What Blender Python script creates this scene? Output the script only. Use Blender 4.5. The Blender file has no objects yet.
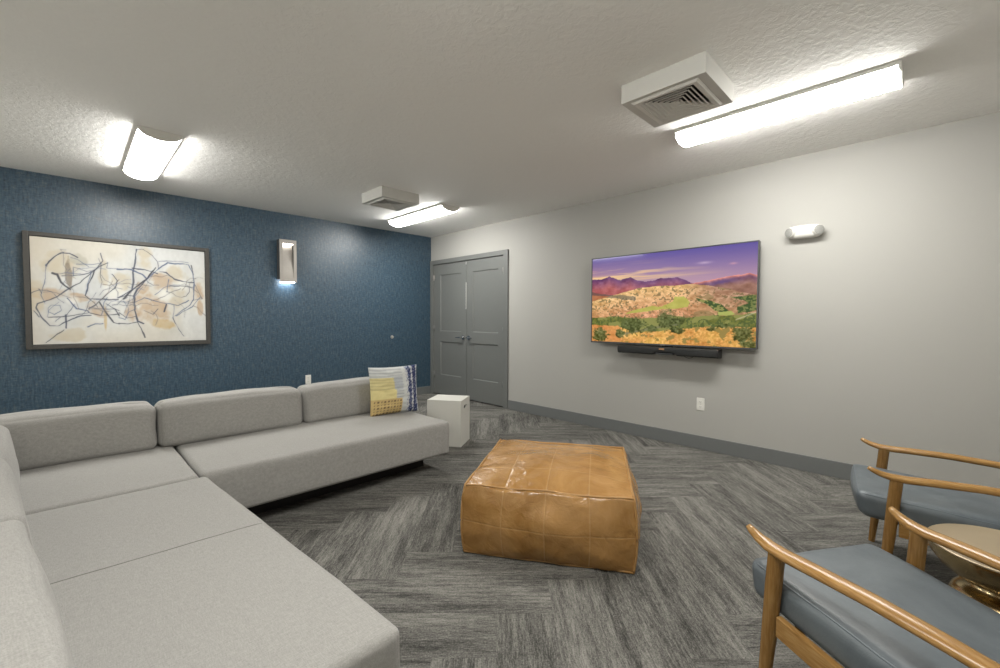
import bpy, bmesh, math, random, json
import numpy as np
from mathutils import Vector, Matrix, noise
random.seed(4)
C = bpy.context.scene.collection
PI = math.pi
F, YAW, PITCH, ROLL = 429.776, math.radians(44.9946), math.radians(-2.0408), math.radians(.15036)
CX, CY, CZ, H = -4.0757, -5.6288, 1.1936, 2.477
TR = json.loads('''{"strokes":[[2,[0.072,0.736],[0.114,0.822],[0.148,0.868],[0.191,0.869],[0.23,0.838]],[1,[0.076,0.729],[0.084,0.77],[0.122,0.831],[0.165,0.878]],[1,[0.072,0.744],[0.071,0.656],[0.062,0.559],[0.047,0.462],[0.065,0.386]],[1,[0.038,0.517],[0.05,0.478]],[3,[0.1,0.667],[0.125,0.661],[0.142,0.589],[0.167,0.55],[0.188,0.527]],[1,[0.209,0.736],[0.211,0.653]],[1.3,[0.15,0.651],[0.242,0.659],[0.287,0.685],[0.333,0.741],[0.361,0.804],[0.369,0.822],[0.357,0.889]],[1.5,[0.184,0.535],[0.241,0.589],[0.287,0.668],[0.333,0.741],[0.394,0.808]],[1,[0.225,0.771],[0.315,0.781],[0.361,0.79]],[1.6,[0.18,0.527],[0.119,0.449],[0.069,0.407],[0.025,0.381],[0.019,0.349],[0.044,0.254],[0.08,0.174],[0.122,0.173],[0.16,0.214],[0.23,0.263],[0.293,0.272]],[1.3,[0.077,0.254],[0.152,0.263],[0.23,0.28],[0.284,0.297],[0.348,0.276],[0.446,0.291]],[2,[0.172,0.439],[0.196,0.379],[0.217,0.338],[0.275,0.322],[0.284,0.306]],[2,[0.165,0.279],[0.162,0.156]],[2.2,[0.319,0.723],[0.286,0.576],[0.267,0.465],[0.285,0.441],[0.358,0.435],[0.406,0.432],[0.447,0.439]],[1.2,[0.3,0.704],[0.277,0.541],[0.269,0.49]],[1.7,[0.412,0.689],[0.441,0.631],[0.426,0.551],[0.377,0.471],[0.34,0.409],[0.284,0.339]],[2,[0.344,0.401],[0.367,0.324],[0.386,0.273],[0.414,0.204],[0.445,0.186]],[1.6,[0.274,0.162],[0.31,0.187],[0.357,0.195]],[1,[0.284,0.356],[0.348,0.341],[0.424,0.343],[0.446,0.326]],[1.4,[0.377,0.393],[0.424,0.343],[0.446,0.273]],[1,[0.077,0.335],[0.094,0.367],[0.136,0.369],[0.144,0.32],[0.11,0.279],[0.077,0.303],[0.077,0.335]],[1,[0.008,0.317],[0.036,0.254]],[1,[0.063,0.014],[0.151,0.14]],[1,[0.394,0.808],[0.384,0.755],[0.449,0.754]],[2,[0.56,0.963],[0.549,0.827],[0.533,0.718],[0.537,0.612],[0.527,0.539],[0.447,0.456]],[1,[0.56,0.963],[0.601,0.969],[0.653,0.913],[0.69,0.845],[0.695,0.771]],[2,[0.449,0.748],[0.528,0.744],[0.589,0.706],[0.615,0.663],[0.684,0.761],[0.75,0.848],[0.886,0.846],[0.915,0.757],[0.926,0.623],[0.919,0.468],[0.889,0.39],[0.791,0.274]],[2,[0.695,0.744],[0.739,0.739],[0.794,0.679],[0.85,0.646],[0.92,0.651]],[1.2,[0.76,0.592],[0.816,0.599],[0.92,0.599]],[1.3,[0.755,0.666],[0.743,0.535]],[2.3,[0.615,0.663],[0.557,0.541],[0.536,0.469],[0.541,0.326],[0.555,0.219],[0.591,0.192]],[2.4,[0.674,0.787],[0.62,0.673],[0.568,0.596],[0.517,0.521],[0.476,0.448]],[1.6,[0.541,0.415],[0.598,0.463],[0.65,0.438],[0.736,0.404],[0.814,0.392],[0.883,0.447]],[2.2,[0.736,0.395],[0.719,0.32]],[1.7,[0.445,0.193],[0.504,0.192],[0.555,0.21],[0.575,0.147],[0.595,0.047]],[1.7,[0.967,0.49],[0.906,0.371],[0.848,0.322],[0.802,0.274]],[1.2,[0.779,0.255],[0.79,0.199],[0.846,0.046]],[1.5,[0.446,0.307],[0.495,0.254],[0.545,0.264]],[1.2,[0.476,0.422],[0.505,0.343],[0.495,0.254]],[1,[0.597,0.327],[0.649,0.291],[0.681,0.347]],[1.3,[0.904,0.842],[0.921,0.738]],[1,[0.696,0.854],[0.795,0.876],[0.886,0.869]],[1.8,[0.533,0.763],[0.61,0.753],[0.684,0.724]],[1,[0.447,0.456],[0.496,0.484],[0.542,0.469],[0.541,0.415],[0.447,0.412]],[1.5,[0.446,0.254],[0.485,0.237],[0.505,0.308],[0.546,0.344]],[1,[0.932,0.623],[0.979,0.471],[0.907,0.448]],[1,[0.786,0.387],[0.779,0.255]]],"patches":[[0.147,0.745,0.069,0.09,0],[0.111,0.482,0.094,0.049,1],[0.33,0.341,0.056,0.06,1],[0.013,0.428,0.032,0.142,0],[0.234,0.805,0.035,0.05,2],[0.369,0.668,0.029,0.155,0],[0.185,0.7,0.012,0.148,3],[0.24,0.439,0.045,0.034,1],[0.371,0.273,0.008,0.121,4],[0.185,0.09,0.107,0.05,0],[0.611,0.889,0.048,0.082,0],[0.694,0.642,0.066,0.073,1],[0.628,0.346,0.097,0.128,1],[0.815,0.52,0.069,0.094,0],[0.817,0.747,0.057,0.076,0],[0.458,0.605,0.049,0.123,0],[0.713,0.19,0.066,0.046,4],[0.955,0.547,0.03,0.097,1],[0.588,0.543,0.031,0.054,1],[0.966,0.373,0.018,0.078,1]],"tv":{"ridge":[[-0.008,0.752],[0.081,0.751],[0.125,0.776],[0.157,0.763],[0.199,0.726],[0.251,0.741],[0.282,0.751],[0.332,0.712],[0.38,0.691],[0.428,0.694],[0.475,0.716],[0.564,0.714],[0.574,0.72],[0.614,0.693],[0.662,0.648],[0.737,0.634]],"rridge":[[0.662,0.641],[0.755,0.661],[0.809,0.68],[0.879,0.697],[0.929,0.699],[0.962,0.715],[1.0,0.688]],"hill":[[-0.006,0.483],[0.112,0.53],[0.198,0.568],[0.251,0.589],[0.341,0.621],[0.4,0.627],[0.437,0.635],[0.511,0.633],[0.564,0.624],[0.623,0.631],[0.672,0.64],[0.801,0.597],[0.888,0.557],[1.001,0.5]],"band_top":[[-0.004,0.291],[0.197,0.302],[0.33,0.276],[0.446,0.289],[0.564,0.299],[0.662,0.292],[0.756,0.303],[0.845,0.311],[1.002,0.325]],"band_bot":[[-0.005,0.204],[0.196,0.19],[0.299,0.124],[0.417,0.128],[0.564,0.157],[0.623,0.171],[0.756,0.192],[0.846,0.194],[1.002,0.197]],"field":[[0.493,0.404],[0.564,0.464],[0.574,0.514],[0.623,0.516],[0.657,0.453],[0.643,0.401],[0.584,0.382],[0.493,0.38],[0.33,0.343],[0.239,0.327],[0.331,0.384],[0.428,0.414]],"field2":[[0.81,0.345],[0.88,0.352],[0.899,0.318],[0.863,0.302],[0.812,0.308]],"green2":[[0.681,0.495],[0.756,0.465],[0.828,0.42],[0.863,0.36],[0.845,0.327],[0.792,0.362],[0.765,0.405],[0.71,0.459]],"green3":[[0.862,0.493],[1.001,0.5],[1.001,0.357],[0.914,0.326],[0.905,0.392],[0.963,0.422],[0.93,0.456]],"trees":[[0.31,0.2,0.095,0.1],[0.529,0.26,0.075,0.13],[0.059,0.08,0.075,0.09],[0.217,0.104,0.04,0.06],[0.417,0.161,0.05,0.04],[0.594,0.156,0.04,0.04],[0.94,0.13,0.06,0.1],[0.854,0.202,0.06,0.03],[0.584,0.26,0.05,0.06],[0.784,0.175,0.04,0.03],[0.965,0.034,0.05,0.05]]}}''')

# ------------------------------------------------------------------ materials
def lin(c):
    return tuple(((v/255)/12.92 if v/255 <= .04045 else ((v/255+.055)/1.055)**2.4) for v in c)
class NT:
    def __init__(s, name):
        s.m = bpy.data.materials.new(name); s.m.use_nodes = True
        s.t = s.m.node_tree; s.b = s.t.nodes['Principled BSDF']
    def n(s, typ, **kw):
        nd = s.t.nodes.new(typ)
        for k, v in kw.items():
            if k.startswith('i_'):
                key = k[2:]; key = int(key) if key.isdigit() else key.replace('_', ' ')
                if isinstance(v, bpy.types.NodeSocket): s.t.links.new(v, nd.inputs[key])
                else: nd.inputs[key].default_value = v
            else: setattr(nd, k, v)
        return nd
    def math(s, op, a, b=0.0, c=None):
        kw = dict(operation=op, i_0=a, i_1=b)
        if c is not None: kw['i_2'] = c
        return s.n('ShaderNodeMath', **kw).outputs[0]
    def mixc(s, f, a, b, bt='MIX'):
        nd = s.n('ShaderNodeMix', data_type='RGBA', blend_type=bt)
        for i, v in ((0, f), (6, a), (7, b)):
            if isinstance(v, bpy.types.NodeSocket): s.t.links.new(v, nd.inputs[i])
            else: nd.inputs[i].default_value = v if i == 0 else (tuple(v)+(1,))[:4]
        return nd.outputs[2]
    def mapn(s, src, scale):
        return s.n('ShaderNodeMapping', i_Vector=src, i_Scale=scale).outputs[0]
    def noise(s, vec, scale, detail=2, rough=.5, dist=0):
        return s.n('ShaderNodeTexNoise', i_Vector=vec, i_Scale=scale, i_Detail=detail, i_Roughness=rough, i_Distortion=dist).outputs[0]
    def ramp(s, f, stops):
        r = s.n('ShaderNodeValToRGB'); s.t.links.new(f, r.inputs[0])
        e = r.color_ramp.elements
        while len(e) < len(stops): e.new(.5)
        for i, (p, c) in enumerate(stops):
            e[i].position = p; e[i].color = (tuple(c)+(1,))[:4] if not isinstance(c, (int, float)) else (c, c, c, 1)
        return r.outputs[0]
    def set(s, **kw):
        for k, v in kw.items():
            k = k.replace('_', ' ')
            if isinstance(v, bpy.types.NodeSocket): s.t.links.new(v, s.b.inputs[k])
            else: s.b.inputs[k].default_value = (tuple(v)+(1,)) if isinstance(v, tuple) and len(v) == 3 and 'Color' in k else v
        return s
    def bump(s, h, strength=.3, dist=.01):
        b = s.n('ShaderNodeBump', i_Height=h, i_Strength=strength, i_Distance=dist)
        s.t.links.new(b.outputs[0], s.b.inputs['Normal']); return s
    def obj(s): return s.n('ShaderNodeTexCoord').outputs['Object']
    def pos(s): return s.n('ShaderNodeNewGeometry').outputs['Position']

def plain(name, col, rough=.5, metal=0, var=.06, scale=30, bump=0, spec=.5):
    m = NT(name); f = m.noise(m.obj(), scale, 3)
    c = m.mixc(f, tuple(v*(1-var) for v in col), tuple(min(1, v*(1+var)) for v in col))
    m.set(Base_Color=c, Roughness=rough, Metallic=metal); m.b.inputs['Specular IOR Level'].default_value = spec
    if bump: m.bump(f, bump, .004)
    return m.m

def m_ceiling():
    m = NT('knockdown_ceiling'); p = m.pos()
    n1 = m.noise(p, 26, 4, .6, .6); n2 = m.noise(p, 70, 2, .5)
    h = m.math('ADD', m.ramp(n1, [(.42, 0.), (.60, 1.)]), m.math('MULTIPLY', n2, .3))
    m.set(Base_Color=m.mixc(n2, (.90, .888, .86), (.93, .918, .89)), Roughness=.9).bump(h, .26, .005); return m.m
def m_wall(nm='pale_grey_paint', k=1.):
    m = NT(nm); p = m.pos(); n1 = m.noise(p, 140, 3)
    m.set(Base_Color=m.mixc(m.noise(p, 1.2, 2), (.388*k, .381*k, .356*k), (.413*k, .405*k, .378*k)), Roughness=.62).bump(n1, .12, .002); return m.m
def m_blue():
    m = NT('blue_woven_wallcovering'); p = m.pos()
    v1 = m.noise(m.mapn(p, (75, 75, 12)), 1, 3, .7); v2 = m.noise(m.mapn(p, (22, 22, 110)), 1, 3, .7); v3 = m.noise(p, 2.0, 3)
    s = m.math('ADD', m.math('MULTIPLY', v1, .52), m.math('MULTIPLY', v2, .48))
    c = m.ramp(s, [(.36, (.008, .024, .043)), (.46, (.020, .053, .088)), (.54, (.036, .076, .115)), (.66, (.12, .14, .145))])
    c = m.mixc(m.math('MULTIPLY', m.ramp(m.noise(m.mapn(p, (40, 40, 26)), 1, 2), [(.55, 0.), (.72, 1.)]), .30), c, (.14, .135, .11))
    m.set(Base_Color=c, Roughness=.42).bump(s, .3, .003); m.b.inputs['Specular IOR Level'].default_value = .75; return m.m
def m_carpet():
    m = NT('herringbone_plank_carpet'); p = m.pos()
    sp = m.n('ShaderNodeSeparateXYZ', i_0=p)
    x, y = m.math('SUBTRACT', sp.outputs[0], CX), m.math('SUBTRACT', sp.outputs[1], CY)
    W = .2286
    a = m.math('MULTIPLY', m.math('ADD', x, y), .70711); b = m.math('MULTIPLY', m.math('SUBTRACT', x, y), .70711)
    u = m.math('DIVIDE', m.math('SUBTRACT', a, 1.70), W); v = m.math('DIVIDE', m.math('ADD', b, .01), W)
    i, j = m.math('FLOOR', u), m.math('FLOOR', v)
    d = m.math('SUBTRACT', i, j); k = m.math('FLOOR', m.math('DIVIDE', d, 8.)); md = m.math('SUBTRACT', d, m.math('MULTIPLY', k, 8.))
    vert = m.math('GREATER_THAN', md, 3.5); inv = m.math('SUBTRACT', 1., vert)
    sel = lambda A, B: m.math('ADD', m.math('MULTIPLY', A, vert), m.math('MULTIPLY', B, inv))
    across, along, idn = sel(v, u), sel(u, v), sel(j, i)
    pid = m.n('ShaderNodeCombineXYZ', i_0=idn, i_1=k, i_2=vert).outputs[0]
    wn = m.n('ShaderNodeTexWhiteNoise', noise_dimensions='3D', i_Vector=pid)
    off = m.math('MULTIPLY', wn.outputs[0], 57.)
    def st(fa, fl, det, z):
        vec = m.n('ShaderNodeCombineXYZ', i_0=m.math('MULTIPLY', across, fa), i_1=m.math('MULTIPLY', along, fl), i_2=m.math('ADD', off, z)).outputs[0]
        return m.noise(vec, 1, det, .65)
    s1, s2, s3, s4 = st(3.0, .35, 2, 0.), st(20, 1.5, 3, 3.), st(64, 8., 2, 9.), st(46, 36., 1, 5.)
    tot = m.math('ADD', m.math('MULTIPLY', s1, .27), m.math('MULTIPLY', s2, .28))
    tot = m.math('ADD', tot, m.math('MULTIPLY', s3, .27)); tot = m.math('ADD', tot, m.math('MULTIPLY', s4, .22))
    tot = m.math('ADD', tot, m.math('MULTIPLY', m.math('SUBTRACT', wn.outputs[0], .5), .05))
    c = m.ramp(tot, [(.37, (.030, .029, .027)), (.47, (.083, .081, .074)), (.545, (.160, .155, .141)), (.65, (.27, .261, .238))])
    m.set(Base_Color=c, Roughness=.95).bump(s4, .5, .004); m.b.inputs['Specular IOR Level'].default_value = .15; return m.m
def m_fabric(name, c0, c1, sc=1.):
    m = NT(name); p = m.obj()
    h1 = m.noise(m.mapn(p, (420*sc, 60*sc, 420*sc)), 1, 2); h2 = m.noise(m.mapn(p, (60*sc, 420*sc, 60*sc)), 1, 2); h3 = m.noise(p, 330*sc, 3, .7)
    s = m.math('ADD', m.math('MULTIPLY', m.math('ADD', h1, h2), .3), m.math('MULTIPLY', h3, .4))
    m.set(Base_Color=m.ramp(s, [(.36, c0), (.64, c1)]), Roughness=.92, Sheen_Weight=.15).bump(s, .25, .0015)
    m.b.inputs['Specular IOR Level'].default_value = .2; return m.m
def m_leather(name, c0, c1, rough, patch=False):
    m = NT(name); p = m.obj()
    big = m.noise(p, 5, 4, .6, .8); fine = m.noise(p, 160, 3, .6)
    c = m.mixc(m.ramp(big, [(.32, 0.), (.68, 1.)]), c0, c1)
    cr = m.math('ABSOLUTE', m.math('SUBTRACT', m.noise(p, 9, 4, .65, 1.2), .5))
    crease = m.ramp(cr, [(0., 0.), (.05, 1.)])
    h = m.math('ADD', m.math('MULTIPLY', fine, .15), m.math('MULTIPLY', crease, .10 if patch else .03))
    if patch:
        uv = m.n('ShaderNodeTexCoord').outputs['UV']; s = m.n('ShaderNodeSeparateXYZ', i_0=uv)
        fu, fv = m.math('FRACT', s.outputs[0]), m.math('FRACT', s.outputs[1])
        dd = m.math('MINIMUM', m.math('MINIMUM', fu, m.math('SUBTRACT', 1., fu)), m.math('MINIMUM', fv, m.math('SUBTRACT', 1., fv)))
        ln = m.ramp(dd, [(0.004, 1.), (.018, 0.)])
        fl = m.n('ShaderNodeVectorMath', operation='FLOOR', i_0=uv).outputs[0]
        w = m.n('ShaderNodeTexWhiteNoise', noise_dimensions='3D', i_Vector=fl).outputs[0]
        c = m.mixc(m.math('MULTIPLY', w, .22), c, tuple(v*.62 for v in c0))
        c = m.mixc(m.math('MULTIPLY', ln, .30), c, (.56, .36, .17))
        h = m.math('ADD', h, m.math('MULTIPLY', m.noise(p, 11, 3, .55, 1.), 2.6))
        h = m.math('ADD', h, m.math('MULTIPLY', m.ramp(dd, [(0., 0.), (.04, 1.)]), .5))
    m.set(Base_Color=c, Roughness=m.math('ADD', m.math('MULTIPLY', fine, .15), rough)).bump(h, .45, .006); return m.m
def m_wood(nm, st, kk=1.):
    m = NT(nm); p = m.obj()
    g = m.noise(m.mapn(p, tuple(5 if k == st else 60 for k in range(3))), 1, 4, .6, .4); f = m.noise(m.mapn(p, tuple(18 if k == st else 260 for k in range(3))), 1, 2)
    s = m.math('ADD', m.math('MULTIPLY', g, .7), m.math('MULTIPLY', f, .3))
    m.set(Base_Color=m.ramp(s, [(.33, (.22*kk, .108*kk, .027*kk)), (.5, (.315*kk, .170*kk, .050*kk)), (.66, (.41*kk, .245*kk, .092*kk))]), Roughness=.27).bump(f, .06, .002); return m.m
def m_attr(name, emit=0., rough=.8, bump=0.):
    m = NT(name); a = m.n('ShaderNodeAttribute', attribute_name='paint').outputs[0]
    if emit:
        m.set(Base_Color=(.004, .004, .005), Roughness=rough, Specular_IOR_Level=.3, Emission_Color=a, Emission_Strength=emit)
    else:
        m.set(Base_Color=a, Roughness=rough)
    if bump: m.bump(m.noise(m.mapn(m.obj(), (1, 1, 1)), 120, 3), bump, .003)
    return m.m
def m_emit(name, col, s):
    m = NT(name); m.set(Base_Color=(.8, .8, .8), Emission_Color=col, Emission_Strength=s, Roughness=.4); return m.m
LAMP = 50.
M = dict(ceiling=m_ceiling(), wall=m_wall(), wallw=m_wall('white_wall_paint', 2.1), blue=m_blue(), carpet=m_carpet(),
    grey_paint=plain('grey_door_paint', (.150, .156, .149), .42, var=.03), base=plain('grey_cove_base', (.150, .158, .156), .5, var=.04),
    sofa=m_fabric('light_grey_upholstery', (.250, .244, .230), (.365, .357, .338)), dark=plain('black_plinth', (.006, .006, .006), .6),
    seam=plain('grey_seam', (.16, .155, .14), .9), white=plain('white_enamel', (.72, .71, .67), .45, var=.02), ventw=plain('vent_white', (.62, .615, .58), .5, var=.02),
    hole=plain('dark_duct', (.03, .03, .028), .8), cube=plain('off_white_laminate', (.66, .65, .60), .4, var=.02),
    plate=plain('ivory_plate', (.74, .73, .68), .4, var=.01), slot=plain('socket_slot', (.10, .10, .09), .5),
    black=plain('black_plastic', (.012, .012, .013), .35), grille=plain('black_grille_cloth', (.02, .021, .021), .8, scale=900, var=.6, bump=.4),
    bezel=plain('dark_bezel_metal', (.10, .105, .11), .35, .6), copper=plain('copper_badge', (.60, .33, .18), .35, .7),
    silver=plain('silver_mark', (.45, .46, .48), .35, .5), frame=plain('charcoal_frame', (.055, .052, .047), .45, var=.25, scale=60), frame_in=plain('frame_inner_lip', (.03, .03, .028), .6),
    nickel=plain('brushed_nickel', (.40, .375, .345), .45, .6, var=.05), sconce_side=plain('shaded_sconce_side', (.06, .06, .06), .5), bump_pad=plain('tan_rubber_pad', (.36, .34, .31), .5), chrome=plain('satin_chrome', (.62, .62, .63), .2, 1.),
    tan=m_leather('tan_patch_leather', (.28, .140, .036), (.44, .245, .088), .16, True), tanp=m_leather('tan_piping', (.33, .17, .05), (.44, .25, .09), .35),
    slate=m_leather('slate_leather', (.078, .095, .108), (.122, .142, .153), .36), slatep=m_leather('slate_piping', (.10, .12, .138), (.13, .155, .17), .35),
    wood=m_wood('honey_oak', 1), woodz=m_wood('honey_oak_upright', 2, .8), brass=plain('antique_brass', (.46, .36, .20), .24, 1., var=.12, scale=8), brasstop=plain('brushed_brass_top', (.60, .50, .35), .42, .85, var=.06, scale=20),
    tv=m_attr('tv_picture', 1.0, .07), art=m_attr('painted_canvas', 0, .7, .3), pillow=m_attr('printed_cotton', 0, .9, .4),
    lamp=m_emit('lit_diffuser', (1., .985, .94), LAMP), sled=m_emit('lit_sconce_lens', (.86, .93, 1.), 32.), sledw=m_emit('lit_sconce_top', (1., .95, .86), 9.),
    lens=plain('ribbed_clear_lens', (.36, .36, .34), .25, .2, var=.5, scale=220, bump=.8), led=m_emit('indicator', (.2, .9, .3), .6))

# ------------------------------------------------------------------ mesh helpers
def mk(name, verts, faces, mat, parent=None, loc=(0, 0, 0), rot=(0, 0, 0), smooth=True, auto=None, bev=0, bseg=2):
    me = bpy.data.meshes.new(name); me.from_pydata([tuple(v) for v in verts], [], [tuple(f) for f in faces])
    if mat: me.materials.append(M[mat])
    bm = bmesh.new(); bm.from_mesh(me); bmesh.ops.recalc_face_normals(bm, faces=bm.faces)
    if auto is not None:
        for e in bm.edges:
            e.smooth = len(e.link_faces) == 2 and e.calc_face_angle(0) < math.radians(auto)
    bm.to_mesh(me); bm.free()
    me.polygons.foreach_set('use_smooth', [smooth]*len(me.polygons)); me.update()
    o = bpy.data.objects.new(name, me); C.objects.link(o); o.location = loc; o.rotation_euler = rot
    if parent: o.parent = parent
    if bev:
        b = o.modifiers.new('bevel', 'BEVEL'); b.width = bev; b.segments = bseg; b.limit_method = 'ANGLE'; b.angle_limit = math.radians(40)
    return o
def box(x0, x1, y0, y1, z0, z1):
    return [(x0, y0, z0), (x1, y0, z0), (x1, y1, z0), (x0, y1, z0), (x0, y0, z1), (x1, y0, z1), (x1, y1, z1), (x0, y1, z1)], \
        [(0, 3, 2, 1), (4, 5, 6, 7), (0, 1, 5, 4), (1, 2, 6, 5), (2, 3, 7, 6), (3, 0, 4, 7)]
def join(*parts):
    V, Fs = [], []
    for v, f in parts:
        o = len(V); V += list(v); Fs += [tuple(i+o for i in q) for q in f]
    return V, Fs
def tube(path, rad, n=10, sx=1., sz=1., cap=True, up=(0, 0, 1)):
    """swept tube; rad number or list, or list of (rw,rh) pairs (width along side, height along up)"""
    P = [Vector(p) for p in path]; V, Fs = [], []
    for i, p in enumerate(P):
        t = (P[min(i+1, len(P)-1)]-P[max(i-1, 0)]).normalized()
        u = Vector(up); s = t.cross(u)
        if s.length < 1e-4: s = t.cross(Vector((1, 0, 0)))
        s.normalize(); w = s.cross(t).normalized()
        r = rad[i] if isinstance(rad, (list, tuple)) else rad
        rw, rh = r if isinstance(r, (list, tuple)) else (r*sx, r*sz)
        for k in range(n):
            a = 2*PI*k/n; V.append(p+s*math.cos(a)*rw+w*math.sin(a)*rh)
    for i in range(len(P)-1):
        for k in range(n): Fs.append((i*n+k, i*n+(k+1) % n, (i+1)*n+(k+1) % n, (i+1)*n+k))
    if cap: Fs.append(tuple(range(n))[::-1]); Fs.append(tuple((len(P)-1)*n+k for k in range(n)))
    return V, Fs
def lathe(prof, n=48, c=(0, 0)):
    V, Fs = [], []
    for r, z in prof:
        for k in range(n):
            a = 2*PI*k/n; V.append((c[0]+r*math.cos(a), c[1]+r*math.sin(a), z))
    for i in range(len(prof)-1):
        for k in range(n): Fs.append((i*n+k, i*n+(k+1) % n, (i+1)*n+(k+1) % n, (i+1)*n+k))
    Fs.append(tuple(range(n))[::-1]); Fs.append(tuple((len(prof)-1)*n+k for k in range(n)))
    return V, Fs
def axc(h, r, n):
    e = [-h+r*(1-math.cos(PI/2*i/5)) for i in range(5)]; inn = [-(h-r)+2*(h-r)*i/n for i in range(n+1)]
    return e+inn+[-v for v in e[::-1]]
def rbox(name, sx, sy, sz, r, mat, parent=None, loc=(0, 0, 0), rot=(0, 0, 0), n=(14, 14, 6), puff=(0, 0, 0), fn=None, uvn=None, paint=None):
    hx, hy, hz = sx/2, sy/2, sz/2; hh = (hx, hy, hz)
    A = [axc(hh[i], r, n[i]) for i in range(3)]
    idx, V, Fs, UV = {}, [], [], []
    def vid(p):
        k = tuple(round(c, 6) for c in p)
        if k not in idx:
            q = Vector(p); inn = Vector([max(-(hh[i]-r), min(hh[i]-r, p[i])) for i in range(3)])
            d = q-inn
            if d.length > 1e-9: q = inn+d.normalized()*r
            f = [p[i]/hh[i] for i in range(3)]
            w = [max(0, 1-f[i]**2) for i in range(3)]
            q = q+Vector((puff[0]*f[0]*w[1]*w[2], puff[1]*f[1]*w[0]*w[2], puff[2]*f[2]*w[0]*w[1]))
            if fn: q = Vector(fn(q, f))
            idx[k] = len(V); V.append(q)
        return idx[k]
    fi = 0
    for ax in range(3):
        o = [i for i in range(3) if i != ax]
        for sg in (-1, 1):
            for a in range(len(A[o[0]])-1):
                for b in range(len(A[o[1]])-1):
                    q = []; uv = []
                    for da, db in ((0, 0), (1, 0), (1, 1), (0, 1)):
                        p = [0, 0, 0]; p[ax] = sg*hh[ax]; p[o[0]] = A[o[0]][a+da]; p[o[1]] = A[o[1]][b+db]
                        q.append(vid(p))
                        uu = (p[o[0]]/hh[o[0]]+1)/2; vv = (p[o[1]]/hh[o[1]]+1)/2
                        if uvn: uu = uu*uvn[o[0]]+10*fi; vv = vv*uvn[o[1]]
                        uv.append((uu, vv))
                    if len(set(q)) == 4: Fs.append(q); UV.append(uv)
            fi += 1
    me = bpy.data.meshes.new(name); me.from_pydata([tuple(v) for v in V], [], Fs)
    ul = me.uv_layers.new(name='UVMap'); li = 0
    flat = [c for u in UV for pr in u for c in pr]; ul.data.foreach_set('uv', flat)
    me.materials.append(M[mat])
    bm = bmesh.new(); bm.from_mesh(me); bmesh.ops.recalc_face_normals(bm, faces=bm.faces); bm.to_mesh(me); bm.free()
    me.polygons.foreach_set('use_smooth', [True]*len(me.polygons)); me.update()
    ob = bpy.data.objects.new(name, me); C.objects.link(ob); ob.location = loc; ob.rotation_euler = rot
    if parent: ob.parent = parent
    return ob
def tag(o, label=None, cat=None, group=None, kind=None):
    if label: o['label'] = label
    if cat: o['category'] = cat
    if group: o['group'] = group
    if kind: o['kind'] = kind
    return o
def thing(name, label, cat, loc, rz=0., group=None):
    o = bpy.data.objects.new(name, None); C.objects.link(o); o.empty_display_size = .1
    o.location = loc; o.rotation_euler = (0, 0, rz); return tag(o, label, cat, group)
def sub(vf, L):
    return [(v[0]-L[0], v[1]-L[1], v[2]-L[2]) for v in vf[0]], vf[1]
def copy_tree(o, parent=None):
    c = o.copy(); C.objects.link(c)
    if parent: c.parent = parent
    for ch in [x for x in bpy.data.objects if x.parent == o]: copy_tree(ch, c)
    return c
def fbm(x, y, seed=0, oct=4, gain=.5):
    rs = np.random.RandomState(seed); T = rs.rand(256, 256); out = 0; amp = 1; tot = 0
    for o in range(oct):
        X, Y = x*2**o+o*17.3, y*2**o+o*9.1
        xi, yi = np.floor(X).astype(int), np.floor(Y).astype(int); fx, fy = X-xi, Y-yi
        fx = fx*fx*(3-2*fx); fy = fy*fy*(3-2*fy); g = lambda a, b: T[a % 256, b % 256]
        out = out+amp*((g(xi, yi)*(1-fx)+g(xi+1, yi)*fx)*(1-fy)+(g(xi, yi+1)*(1-fx)+g(xi+1, yi+1)*fx)*fy); tot += amp; amp *= gain
    return out/tot
def s2l(c):
    c = np.clip(c, 0, 1); return np.where(c <= .04045, c/12.92, ((c+.055)/1.055)**2.4)
def set_paint(me, rgb):
    a = me.color_attributes.new('paint', 'FLOAT_COLOR', 'POINT')
    a.data.foreach_set('color', np.c_[s2l(rgb), np.ones(len(rgb))].astype(np.float32).ravel())
def painted_sheet(name, P00, P10, P01, nu, nv, fun, mat, parent, thick):
    """flat slab whose front grid carries the colours returned by fun(u,v)"""
    P00, P10, P01 = map(np.array, (P00, P10, P01))
    u, v = np.meshgrid(np.linspace(0, 1, nu+1), np.linspace(0, 1, nv+1)); u = u.ravel(); v = v.ravel()
    V = P00+np.outer(u, P10-P00)+np.outer(v, P01-P00)
    i, j = np.meshgrid(np.arange(nu), np.arange(nv)); b = (j*(nu+1)+i).ravel()
    Fs = np.c_[b, b+1, b+nu+2, b+nu+1].tolist()
    n = np.cross(P10-P00, P01-P00); n = n/np.linalg.norm(n); k = len(V)
    back = [P00-n*thick, P10-n*thick, P10+P01-P00-n*thick, P01-n*thick]
    V = np.vstack([V, back]); c = [0, nu, (nu+1)*(nv+1)-1, (nu+1)*nv]
    Fs += [[k+3, k+2, k+1, k]]
    bot = list(range(0, nu+1)); Fs.append(bot[::-1]+[k, k+1]); top = list(range((nu+1)*nv, (nu+1)*(nv+1))); Fs.append(top+[k+2, k+3])
    lf = [q*(nu+1) for q in range(nv+1)]; Fs.append(lf+[k+3, k]); rt = [q*(nu+1)+nu for q in range(nv+1)]; Fs.append(rt[::-1]+[k+1, k+2])
    me = bpy.data.meshes.new(name); me.from_pydata(V.tolist(), [], Fs); me.materials.append(M[mat])
    rgb = fun(u, v); set_paint(me, np.vstack([rgb, np.tile(rgb.mean(0), (4, 1))]))
    o = bpy.data.objects.new(name, me); C.objects.link(o); o.parent = parent; return o

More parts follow.
